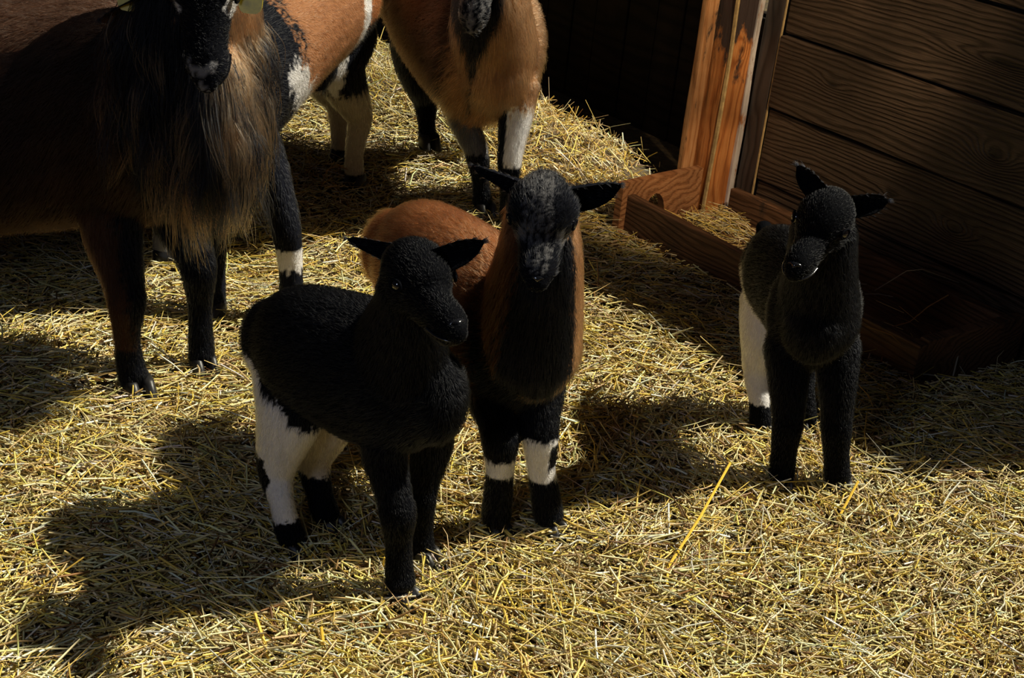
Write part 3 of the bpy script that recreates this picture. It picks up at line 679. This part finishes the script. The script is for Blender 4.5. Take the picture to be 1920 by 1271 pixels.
# ---------------------------------------------------------------- black kid by the trough
def right_kid():
    gA, hA = legpts((1465, 905), [(1478, 650, .03), (1478, 710, .01), (1478, 770, 0), (1476, 800, -.005), (1470, 845, 0), (1466, 880, 0), (1464, 893, -.006)])
    gB, hB = legpts((1573, 914), [(1568, 650, .03), (1570, 710, .01), (1569, 770, 0), (1568, 802, -.005), (1568, 850, 0), (1570, 890, 0), (1572, 902, -.006)])
    gC, hC = legpts((1426, 808), [(1432, 560, .05), (1426, 620, .03), (1420, 680, .035), (1420, 710, .03), (1424, 750, .01), (1426, 785, 0), (1426, 796, -.005)])
    gD, hD = legpts((1512, 800), [(1500, 560, .05), (1503, 620, .03), (1503, 680, .035), (1504, 705, .03), (1508, 745, .01), (1511, 780, 0), (1512, 790, -.005)])
    Y0 = (hA[1]+hB[1])/2
    g = Goat('goat_kid', 'black goat kid with one white hind leg standing beside the trough at right', (hA+hB+hC+hD)/4*np.array([1, 1, 0]), .0042)
    T = [PY(1430, 500, hC[1]+.08), PY(1450, 510, hC[1]+.04), PY(1490, 535, hC[1]-.05), PY(1520, 570, Y0+.07), PY(1527, 590, Y0+.02), PY(1529, 605, Y0-.02)]
    ax = nrm(T[4]-T[1]); side = nrm(np.cross(ax, [0, 0, 1]))
    g.add('torso', T, [.042, .06, .072, .078, .08, .058], [.07, .092, .1, .108, .105, .075], side, -1.)
    g.add('neck', [PY(1530, 590, Y0+.02), PY(1537, 530, Y0-.01), PY(1542, 470, Y0-.04), PY(1545, 430, Y0-.055)], [.075, .062, .055, .052], [.085, .07, .06, .055], side, -1.)
    for nm, G_ in (('foreA', gA), ('foreB', gB)): g.leg(nm, G_, [.043, .035, .0285, .028, .0235, .0245, .024], side)
    for nm, G_ in (('hindC', gC), ('hindD', gD)): g.leg(nm, G_, [(.04, .065), (.036, .055), (.027, .034), (.025, .029), (.0205, .023), (.022, .023), (.022, .022)], side)
    hc = PY(1543, 418, Y0-.09); g.lid_col = BLACK*1.6
    g.head(hc, (-.44, -.80, -.30), (-.1, -.35, 1), .16)
    def coat(co, no, nm, lt, ud, sv, j):
        c = np.repeat(BLACK[None], len(co), 0); z = co[:, 2]; d = (co-T[1])@ax
        hind = (nm == 'hindC') | ((nm == 'torso') & (lt < 1.6) & ((co-T[1])@side < 0))
        hind = hind if (gC[0]-T[1])@side < 0 else ((nm == 'hindC') | ((nm == 'torso') & (lt < 1.6) & ((co-T[1])@side > 0)))
        c[hind & (z < .30-.5*(d+.02)+j*.004) & (z > .06+j*.002)] = WHITE
        
        return c
    g.build(coat)
    for p, r in ((hA, .021), (hB, .021), (hC, .02), (hD, .02)): g.hoof(p, ax, r, .024)
    g.head_parts([(-1, PY(1496, 311, Y0-.04), .0), (1, PY(1664, 380, Y0-.05), -.03)], ear_w=.26, ear_col=BLACK*2, inner=BLACK)
    v, f = Loft('tail', [T[0]+np.array([0, .02, .05]), T[0]+np.array([-.0, .06, .06]), T[0]+np.array([-.0, .08, .02])], [.018, .016, .008], [.013, .012, .006], side).mesh(12); g.part('tail', v, f, M_SKIN, None, np.repeat(BLACK[None], len(v), 0))
    def ln(nm, co, lt):
        L = np.full(len(co), .013); L[(nm == 'head') | (nm == 'jaw') | (nm == 'brow') | (nm == 'cheek')] = .007; L[(nm == 'head') & (lt > 6.6) | (nm == 'muzzle')] = .004
        lg = np.char.startswith(nm, 'fore') | np.char.startswith(nm, 'hind'); L[lg] = np.where(lt[lg] > 2, .006, .011); return L
    g.fur(36000, ln, .00027, 5, hl=(.12, 3.5))
right_kid()

# ---------------------------------------------------------------- grown goats
def udder(*a): pass
def big_goat():
    gA, hA = legpts((258, 738), [(215, 330, .06), (212, 430, .03), (230, 520, -.005), (238, 568, -.02), (238, 635, -.01), (247, 695, 0), (255, 715, -.01)])
    gB, hB = legpts((378, 695), [(325, 330, .04), (335, 405, .02), (362, 470, -.01), (372, 505, -.02), (375, 570, 0), (377, 650, 0), (378, 675, -.008)])
    gC, hC = legpts((-330, 760), [(-300, 330, .06), (-310, 420, .03), (-340, 540, .05), (-350, 590, .05), (-340, 660, .02), (-332, 720, 0), (-330, 745, -.01)])
    gD, hD = legpts((-230, 670), [(-220, 300, .06), (-230, 390, .03), (-260, 490, .05), (-262, 530, .05), (-245, 600, .02), (-232, 640, 0), (-230, 655, -.01)])
    g = Goat('goat', 'large dark brown nanny goat with yellow ear tags and long chest hair at left', (hA+hC)/2*np.array([1, 1, 0]), .0075)
    Y0 = (hA[1]+hB[1])/2
    T = [PY(-330, 290, hC[1]+.12), PY(-250, 280, hC[1]+.08), PY(-80, 275, Y0+.06), PY(90, 260, Y0+.06), PY(230, 225, Y0+.03), PY(330, 215, Y0-.02), PY(385, 225, Y0-.06)]
    ax = nrm(T[4]-T[1]); side = nrm(np.cross(ax, [0, 0, 1]))
    g.add('torso', T, [.1, .14, .165, .165, .155, .13, .08], [.12, .155, .16, .16, .195, .185, .12], side, -1.)
    g.add('neck', [PY(330, 190, Y0-.03), PY(352, 90, Y0-.06), PY(368, 0, Y0-.08), PY(372, -70, Y0-.09)], [.12, .1, .082, .07], [.15, .125, .1, .08], side, -1.)
    g.add('bib', [PY(398, 110, Y0-.12), PY(408, 210, Y0-.13), PY(415, 285, Y0-.11), PY(410, 330, Y0-.08)], [.05, .058, .052, .026], [.046, .054, .048, .022], side, 1.)
    for nm, G_, r in (('foreA', gA, [(.07, .085), (.047, .055), (.033, .036), (.0335, .035), (.0215, .024), (.0265, .028), (.026, .028)]), ('foreB', gB, [(.065, .08), (.047, .052), (.035, .036), (.034, .035), (.0225, .024), (.024, .026), (.025, .027)])): g.leg(nm, G_, r, side)
    for nm, G_ in (('hindC', gC), ('hindD', gD)): g.leg(nm, G_, [(.075, .12), (.06, .09), (.04, .05), (.037, .044), (.026, .03), (.028, .03), (.027, .028)], side)
    hc = PY(383, -28, Y0-.2); g.lid_col = BLACK*2
    g.head(hc, (.12, -.50, -.84), (0, -.85, .5), .205, kid=False, wide=1.02)
    def coat(co, no, nm, lt, ud, sv, j):
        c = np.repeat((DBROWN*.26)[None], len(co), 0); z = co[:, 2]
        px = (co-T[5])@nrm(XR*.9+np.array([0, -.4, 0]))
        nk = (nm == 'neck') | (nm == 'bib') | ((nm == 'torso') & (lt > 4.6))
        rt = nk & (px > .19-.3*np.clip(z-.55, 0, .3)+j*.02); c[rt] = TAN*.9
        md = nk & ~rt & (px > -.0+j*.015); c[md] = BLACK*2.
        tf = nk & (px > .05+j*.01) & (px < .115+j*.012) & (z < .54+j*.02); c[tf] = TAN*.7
        lg = np.char.startswith(nm, 'fore'); c[lg] = BLACK*1.7; c[(nm == 'foreA') & (z > .10) & ((co-gA[3])@ax < .0+j*.006)] = DBROWN*.6; c[lg & (z > .36)] = DBROWN*.35
        h = (nm == 'head') | (nm == 'jaw') | (nm == 'brow') | (nm == 'cheek') | (nm == 'muzzle'); c[h] = BLACK*1.6
        q = (co-g.hC)/g.hL; fx, ff, fu = q@g.hx, q@g.hf, q@g.hu
        c[h & (ff > .55+j*.03) & (fu < .06) & (j+.6*np.sin(fx*70) > .1)] = GREYF*.8
        c[h & (ff > .50) & (fx < -.02) & (fu < .0)] = BLACK*2.5
        c[h & (np.abs(np.abs(fx)-.19) < .06) & (np.abs(ff-.16) < .075+j*.006) & (fu < .10)] = WHITE*.75
        return c
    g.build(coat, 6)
    for p, r in ((hA, .03), (hB, .028), (hC, .03), (hD, .03)): g.hoof(p, (.6, -.8, 0), r, .04)
    g.head_parts([(-1, PY(188, 22, Y0-.1), .05), (1, PY(520, -30, Y0-.14), .0)], eye_r=.04, ear_len=.8, ear_w=.26, ear_col=BLACK*2, inner=DBROWN)
    for (e, b0, axx, el, face, sd), (px, py, Yt) in zip(g.ears, ((243, -8, Y0-.13), (471, -4, Y0-.2))):
        c = PY(px, py, Yt); V = []; Fs = []; w2, h2 = .019, .024; r_ = np.array([1., 0, 0]); u_ = nrm([0, .25, 1])
        for dp in (0, .003):
            for i in range(16):
                a = 2*math.pi*i/16; V.append(c+r_*w2*math.copysign(abs(math.cos(a))**.6, math.cos(a))+u_*h2*math.copysign(abs(math.sin(a))**.6, math.sin(a))+np.array([0, -dp, 0]))
        for i in range(16): Fs.append((i, (i+1) % 16, 16+(i+1) % 16, 16+i))
        Fs.append(tuple(range(16))); Fs.append(tuple(range(31, 15, -1)))
        t = link('ear_tag', mesh_from('ear_tag', np.array(V)-g.base, Fs, M_TAG), e); tag(t, 'yellow plastic ear tag')
    v, f = Loft('tail', [T[0], T[0]+np.array([-.08, .02, .05]), T[0]+np.array([-.12, .02, .0])], [.03, .028, .012], [.02, .02, .01], side).mesh(12); g.part('tail', v, f, M_SKIN, None, np.repeat(BLACK[None], len(v), 0))
    def ln(nm, co, lt):
        L = np.full(len(co), .026); L[(nm == 'head') | (nm == 'jaw') | (nm == 'brow') | (nm == 'cheek')] = .011; L[(nm == 'head') & (lt > 6.8) | (nm == 'muzzle')] = 0.005
        L[nm == 'neck'] = .04; L[nm == 'bib'] = .075
        lg = np.char.startswith(nm, 'fore') | np.char.startswith(nm, 'hind'); L[lg] = np.where(lt[lg] > 2, .010, .022); return L
    g.fur(60000, ln, .00036, 6, hl=(.14, 2.2), lift=.28, mess=.16, grav=.7)
    # the long hair that hangs from the chest, in locks
    r = np.random.default_rng(8); sel = np.where((g.names == 'bib') | ((g.names == 'neck') & (g.lt < 1.6)) | ((g.names == 'torso') & (g.lt > 5.2)))[0]
    nc, per = 520, 22; k = r.choice(sel, nc); P = g.co[k]; nn = g.no[k]; vis = ((CAM-P)*nn).sum(1) > -.4; P, nn, k = P[vis], nn[vis], k[vis]; nc = len(P)
    lk = r.uniform(.05, .115, nc); dk = np.array([.05, .0, -1.])+r.normal(0, .17, (nc, 3))
    rep = lambda A: np.repeat(A, per, 0)
    P, nn, k, lk, dk = rep(P), rep(nn), rep(k), rep(lk), rep(dk); n = len(P)
    off = r.normal(0, .009, (n, 3)); ln_ = lk*r.uniform(.75, 1.15, n); dn = dk+r.normal(0, .05, (n, 3))
    pts = np.stack([P+off-nn*.004, P+off*.9+(dn*.35+nn*.14)*ln_[:, None], P+off*.6+(dn*.7+nn*.14)*ln_[:, None], P+off*.25+(dn*1.+nn*.07+np.array([0, .05, 0]))*ln_[:, None]], 1)
    cc = g.cols[k]*np.repeat(r.uniform(.5, 1.3, nc), per)[:, None]*r.uniform(.7, 1.25, n)[:, None]; q = np.repeat(r.uniform(0, 1, nc) < .2, per); cc[q] = TAN*r.uniform(.2, .8, q.sum())[:, None]; q = np.repeat(r.uniform(0, 1, nc) < .2, per); cc[q] = BLACK*3
    g.curves('chest_hair', pts, r.uniform(.0004, .0008, n), cc)
big_goat()

def pied_goat():
    gA, hA = legpts((546, 600), [(455, 225, .05), (500, 310, .02), (530, 400, -.01), (538, 440, -.015), (545, 500, 0), (546, 565, 0), (546, 585, -.006)])
    gB, hB = legpts((400, 590), [(415, 240, .08), (420, 320, .05), (405, 400, .02), (400, 440, .01), (400, 500, 0.01), (401, 560, 0), (400, 575, -.006)])
    gC, hC = legpts((667, 350), [(652, 60, .02), (640, 130, -.02), (668, 200, .04), (675, 225, .05), (665, 280, .02), (664, 325, 0), (666, 338, -.01)])
    gD, hD = legpts((640, 300), [(600, 50, .02), (600, 120, -.02), (628, 180, .04), (634, 200, .05), (636, 245, .02), (638, 280, 0), (640, 290, -.01)])
    g = Goat('goat', 'brown, black and white pied goat standing behind the big goat, white stripes on its side', (hA+hC)/2*np.array([1, 1, 0]), .0075)
    T = [PY(652, -25, hC[1]+.06), PY(632, -15, hC[1]), PY(572, 20, hC[1]-.2), PY(510, 70, hA[1]+.38), PY(452, 130, hA[1]+.18), PY(415, 175, hA[1]+.06), PY(400, 195, hA[1]+.0)]
    ax = nrm(T[5]-T[1]); side = nrm(np.cross(ax, [0, 0, 1]))
    g.add('torso', T, [.09, .125, .145, .14, .13, .115, .07], [.11, .14, .145, .15, .165, .16, .1], side, -1.)
    g.add('neck', [PY(410, 130, hA[1]+.05), PY(385, 40, hA[1]+.0), PY(360, -60, hA[1]-.04), PY(350, -120, hA[1]-.06)], [.1, .08, .07, .06], [.13, .105, .085, .07], side, -1.)
    for nm, G_ in (('foreA', gA), ('foreB', gB)): g.leg(nm, G_, [(.06, .075), (.043, .05), (.032, .034), (.031, .032), (.026, .028), (.026, .028), (.026, .027)], side)
    for nm, G_ in (('hindC', gC), ('hindD', gD)): g.leg(nm, G_, [(.075, .12), (.06, .095), (.04, .05), (.034, .042), (.026, .03), (.027, .03), (.027, .028)], side)
    g.egg('udder', PY(598, 120, hC[1]-.14), (.06, .045, .045), (0, 0, 1))
    hc = PY(352, -190, hA[1]-.12); g.lid_col = BLACK*2
    g.head(hc, (-.5, -.6, -.5), (-.3, -.3, 1), .22, kid=False)
    def coat(co, no, nm, lt, ud, sv, j):
        c = np.repeat(np.array([.25, .115, .055])[None], len(co), 0); z = co[:, 2]; d = (co-T[1])@ax; zz = z
        tor = (nm == 'torso') | (nm == 'neck')
        sl = lt - 5.*np.clip(z-.45, -.2, .08) + j*.05                 # slanting bands round the barrel
        tr_ = nm == 'torso'
        c[tr_ & (sl > 3.5)] = WHITE*.8; c[tr_ & ((sl > 4.15) | ((z >= .52+j*.01) & (sl > 3.35)))] = BLACK*3
        c[(nm == 'neck') | (nm == 'head')] = BLACK*3.
        lg = np.char.startswith(nm, 'fore'); c[lg] = BLACK*4; c[(nm == 'foreA') & (z > .122+j*.004) & (z < .172+j*.003)] = WHITE
        hd = np.char.startswith(nm, 'hind') | ((nm == 'torso') & (lt < 2.3))
        c[hd & (z > .26) & (d < .17+j*.004)] = WHITE; c[hd & (z > .26) & (d < .105+j*.004)] = BLACK*3; c[hd & (d < .105) & (z >= .47+j*.01)] = BROWN*1.3
        c[hd & (z <= .27+j*.006)] = BEIGE*.85
        c[np.char.startswith(nm, 'hind') & (z < .04)] = BLACK*2; c[nm == 'udder'] = BLACK*2
        return c
    g.build(coat, 6)
    for p in (hA, hB, hC, hD): g.hoof(p, (-.2, -1, 0), .03, .04)
    g.head_parts([(-1, PY(300, -240, hA[1]-.08), .1), (1, PY(440, -260, hA[1]-.1), .1)], eye_r=.04, ear_w=.26, ear_col=BLACK*2)
    v, f = Loft('tail', [T[0], T[0]+np.array([.05, .06, .06]), T[0]+np.array([.07, .09, .02])], [.03, .028, .012], [.02, .02, .01], side).mesh(12); g.part('tail', v, f, M_SKIN, None, np.repeat(BLACK[None], len(v), 0))
    def ln(nm, co, lt):
        L = np.full(len(co), .022); L[nm == 'head'] = .01
        lg = np.char.startswith(nm, 'fore') | np.char.startswith(nm, 'hind'); L[lg] = np.where(lt[lg] > 2, .010, .018); return L
    g.fur(34000, ln, .00042, 9, hl=(.12, 2.), lift=.25, mess=.16, grav=.4)
pied_goat()

def centre_goat():
    gA, hA = legpts((907, 402), [(872, 165, .05), (872, 225, .02), (890, 272, -.01), (896, 298, -.015), (901, 340, 0), (905, 380, 0), (906, 390, -.006)])
    gB, hB = legpts((955, 425), [(962, 165, .05), (965, 225, .02), (957, 285, -.01), (955, 312, -.015), (954, 355, 0), (955, 400, 0), (955, 412, -.006)])
    gC, hC = legpts((803, 272), [(785, 80, .03), (782, 130, -.0), (795, 178, .05), (798, 195, .05), (800, 230, .02), (802, 258, 0), (803, 264, -.006)])
    gD, hD = legpts((880, 250), [(870, 70, .03), (868, 120, -.0), (876, 165, .05), (878, 180, .05), (879, 210, .02), (880, 236, 0), (880, 243, -.006)])
    g = Goat('goat', 'tan brown goat with white and black forelegs walking forward behind the brown kid', (hA+hD)/2*np.array([1, 1, 0]), .0075)
    Y0 = (hA[1]+hB[1])/2
    T = [PY(792, -25, hC[1]+.12), PY(800, -15, hC[1]+.04), PY(840, 20, Y0+.36), PY(885, 65, Y0+.16), PY(918, 100, Y0+.02), PY(930, 120, Y0-.05)]
    ax = nrm(T[4]-T[1]); side = nrm(np.cross(ax, [0, 0, 1]))
    g.add('torso', T, [.09, .135, .165, .16, .145, .09], [.11, .15, .18, .2, .195, .12], side, -1.)
    g.add('neck', [PY(925, 80, Y0-.03), PY(920, 0, Y0-.12), PY(910, -60, Y0-.16)], [.105, .085, .07], [.12, .1, .08], side, -1.)
    for nm, G_ in (('foreA', gA), ('foreB', gB)): g.leg(nm, G_, [(.065, .08), (.04, .05), (.03, .034), (.0305, .032), (.022, .025), (.026, .028), (.026, .027)], side)
    for nm, G_ in (('hindC', gC), ('hindD', gD)): g.leg(nm, G_, [(.075, .12), (.055, .09), (.036, .045), (.033, .04), (.025, .028), (.027, .03), (.027, .028)], side)
    hc = PY(902, -80, Y0-.22); g.lid_col = BLACK*2
    g.head(hc, (-.02, -.55, -.8), (0, -.8, .55), .22, kid=False)
    def coat(co, no, nm, lt, ud, sv, j):
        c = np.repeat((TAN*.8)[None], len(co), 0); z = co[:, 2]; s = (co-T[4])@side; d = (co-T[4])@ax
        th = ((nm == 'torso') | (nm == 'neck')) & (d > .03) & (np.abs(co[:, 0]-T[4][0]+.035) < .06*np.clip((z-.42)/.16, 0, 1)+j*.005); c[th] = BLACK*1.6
        lf = (nm == 'torso') & (co[:, 0]-T[4][0] < -.09+j*.015+.25*(z-.45)); c[lf] = DBROWN*.8  # left flank darker, its shade put into the coat colour
        lg = np.char.startswith(nm, 'fore'); c[lg & (z < .29+j*.01)] = GREYF*.5
        c[(nm == 'foreB') & (z < .32+j*.01)] = WHITE*.9; c[lg & (z < .175+j*.003)] = BLACK*1.8
        c[(nm == 'foreB') & (z < .34) & ((co-gB[2])@XR < -.016)] = BLACK*2
        c[np.char.startswith(nm, 'hind') & (z < .36+j*.01)] = BLACK*1.3
        h = (nm == 'head') | (nm == 'jaw') | (nm == 'brow') | (nm == 'cheek') | (nm == 'muzzle'); c[h] = BLACK*2; q = (co-g.hC)/g.hL
        c[h & (q@g.hf > .4+j*.04) & (j+.7*np.sin((q@g.hx)*60) > .0)] = GREYF*.6
        return c
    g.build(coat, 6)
    for p in (hA, hB, hC, hD): g.hoof(p, ax, .03, .04)
    g.head_parts([(-1, PY(790, -70, Y0-.1), .1), (1, PY(1010, -70, Y0-.12), .1)], eye_r=.04, ear_w=.26, ear_col=BLACK*2)
    v, f = Loft('tail', [T[0], T[0]+np.array([-.02, .07, .06]), T[0]+np.array([-.02, .11, .02])], [.03, .028, .012], [.02, .02, .01], side).mesh(12); g.part('tail', v, f, M_SKIN, None, np.repeat(BLACK[None], len(v), 0))
    def ln(nm, co, lt):
        L = np.full(len(co), .032); L[nm == 'head'] = .012
        lg = np.char.startswith(nm, 'fore') | np.char.startswith(nm, 'hind'); L[lg] = np.where(lt[lg] > 2, .010, .018); return L
    g.fur(36000, ln, .00055, 10, hl=(.14, 1.9), lift=.34, mess=.2, grav=.5)
centre_goat()

def rear_goat():
    gA, hA = legpts((308, 492), [(285, 200, .04), (288, 270, .02), (300, 340, -.01), (304, 370, -.015), (306, 415, 0), (308, 465, 0), (308, 478, -.006)])
    gB, hB = legpts((205, 470), [(190, 190, .04), (195, 250, .02), (202, 320, -.01), (204, 350, -.015), (205, 395, 0), (205, 445, 0), (205, 458, -.006)])
    gC, hC = legpts((-150, 500), [(-150, 190, .06), (-155, 250, .03), (-178, 330, .05), (-182, 360, .05), (-165, 420, .02), (-152, 470, 0), (-150, 485, -.01)])
    gD, hD = legpts((-90, 450), [(-90, 160, .06), (-95, 220, .03), (-115, 295, .05), (-118, 320, .05), (-105, 375, .02), (-92, 422, 0), (-90, 436, -.01)])
    g = Goat('goat', 'greyish brown goat mostly hidden behind the big goat, back showing at top left', (hA+hC)/2*np.array([1, 1, 0]), .009)
    Y0 = (hA[1]+hB[1])/2
    T = [PY(-215, 120, Y0+.04), PY(-150, 115, Y0+.03), PY(-20, 115, Y0+.03), PY(110, 110, Y0+.03), PY(190, 115, Y0+.02), PY(250, 122, Y0+.01), PY(275, 126, Y0)]
    ax = nrm(T[4]-T[1]); side = nrm(np.cross(ax, [0, 0, 1]))
    g.add('torso', T, [.1, .13, .15, .15, .14, .12, .08], [.1, .13, .14, .14, .15, .145, .09], side, -1.)
    g.add('neck', [PY(240, 80, Y0+.02), PY(250, 0, Y0+.08), PY(250, -80, Y0+.13)], [.1, .08, .065], [.12, .1, .075], side, -1.)
    for nm, G_ in (('foreA', gA), ('foreB', gB)): g.leg(nm, G_, [(.06, .075), (.04, .05), (.03, .034), (.031, .032), (.022, .025), (.026, .028), (.026, .027)], side)
    for nm, G_ in (('hindC', gC), ('hindD', gD)): g.leg(nm, G_, [(.07, .11), (.055, .09), (.036, .045), (.033, .04), (.025, .028), (.027, .03), (.027, .028)], side)
    hc = PY(265, -125, Y0+.17); g.lid_col = DBROWN
    g.head(hc, (-.7, .4, -.5), (-.2, .2, 1), .2, kid=False)
    def coat(co, no, nm, lt, ud, sv, j):
        c = np.repeat((DBROWN*1.2+.008)[None], len(co), 0); z = co[:, 2]
        c[np.char.startswith(nm, 'hind') | np.char.startswith(nm, 'fore')] = BLACK*2; c[np.char.startswith(nm, 'fore') & (z < .12+j*.005)] = GREYF*1.2
        return c
    g.build(coat, 6)
    for p in (hA, hB, hC, hD): g.hoof(p, ax, .03, .04)
    g.head_parts([(-1, PY(200, -170, Y0+.22), .1), (1, PY(320, -190, Y0+.2), .1)], eye_r=.04, ear_w=.26, ear_col=DBROWN)
    v, f = Loft('tail', [T[0], T[0]+np.array([-.08, .02, .05]), T[0]+np.array([-.12, .02, .0])], [.03, .028, .012], [.02, .02, .01], side).mesh(12); g.part('tail', v, f, M_SKIN, None, np.repeat(DBROWN[None], len(v), 0))
    def ln(nm, co, lt):
        L = np.full(len(co), .03); L[nm == 'head'] = .012
        lg = np.char.startswith(nm, 'fore') | np.char.startswith(nm, 'hind'); L[lg] = np.where(lt[lg] > 2, .010, .018); return L
    g.fur(24000, ln, .00045, 12, hl=(.14, 2.), lift=.3, mess=.2, grav=.5)
rear_goat()
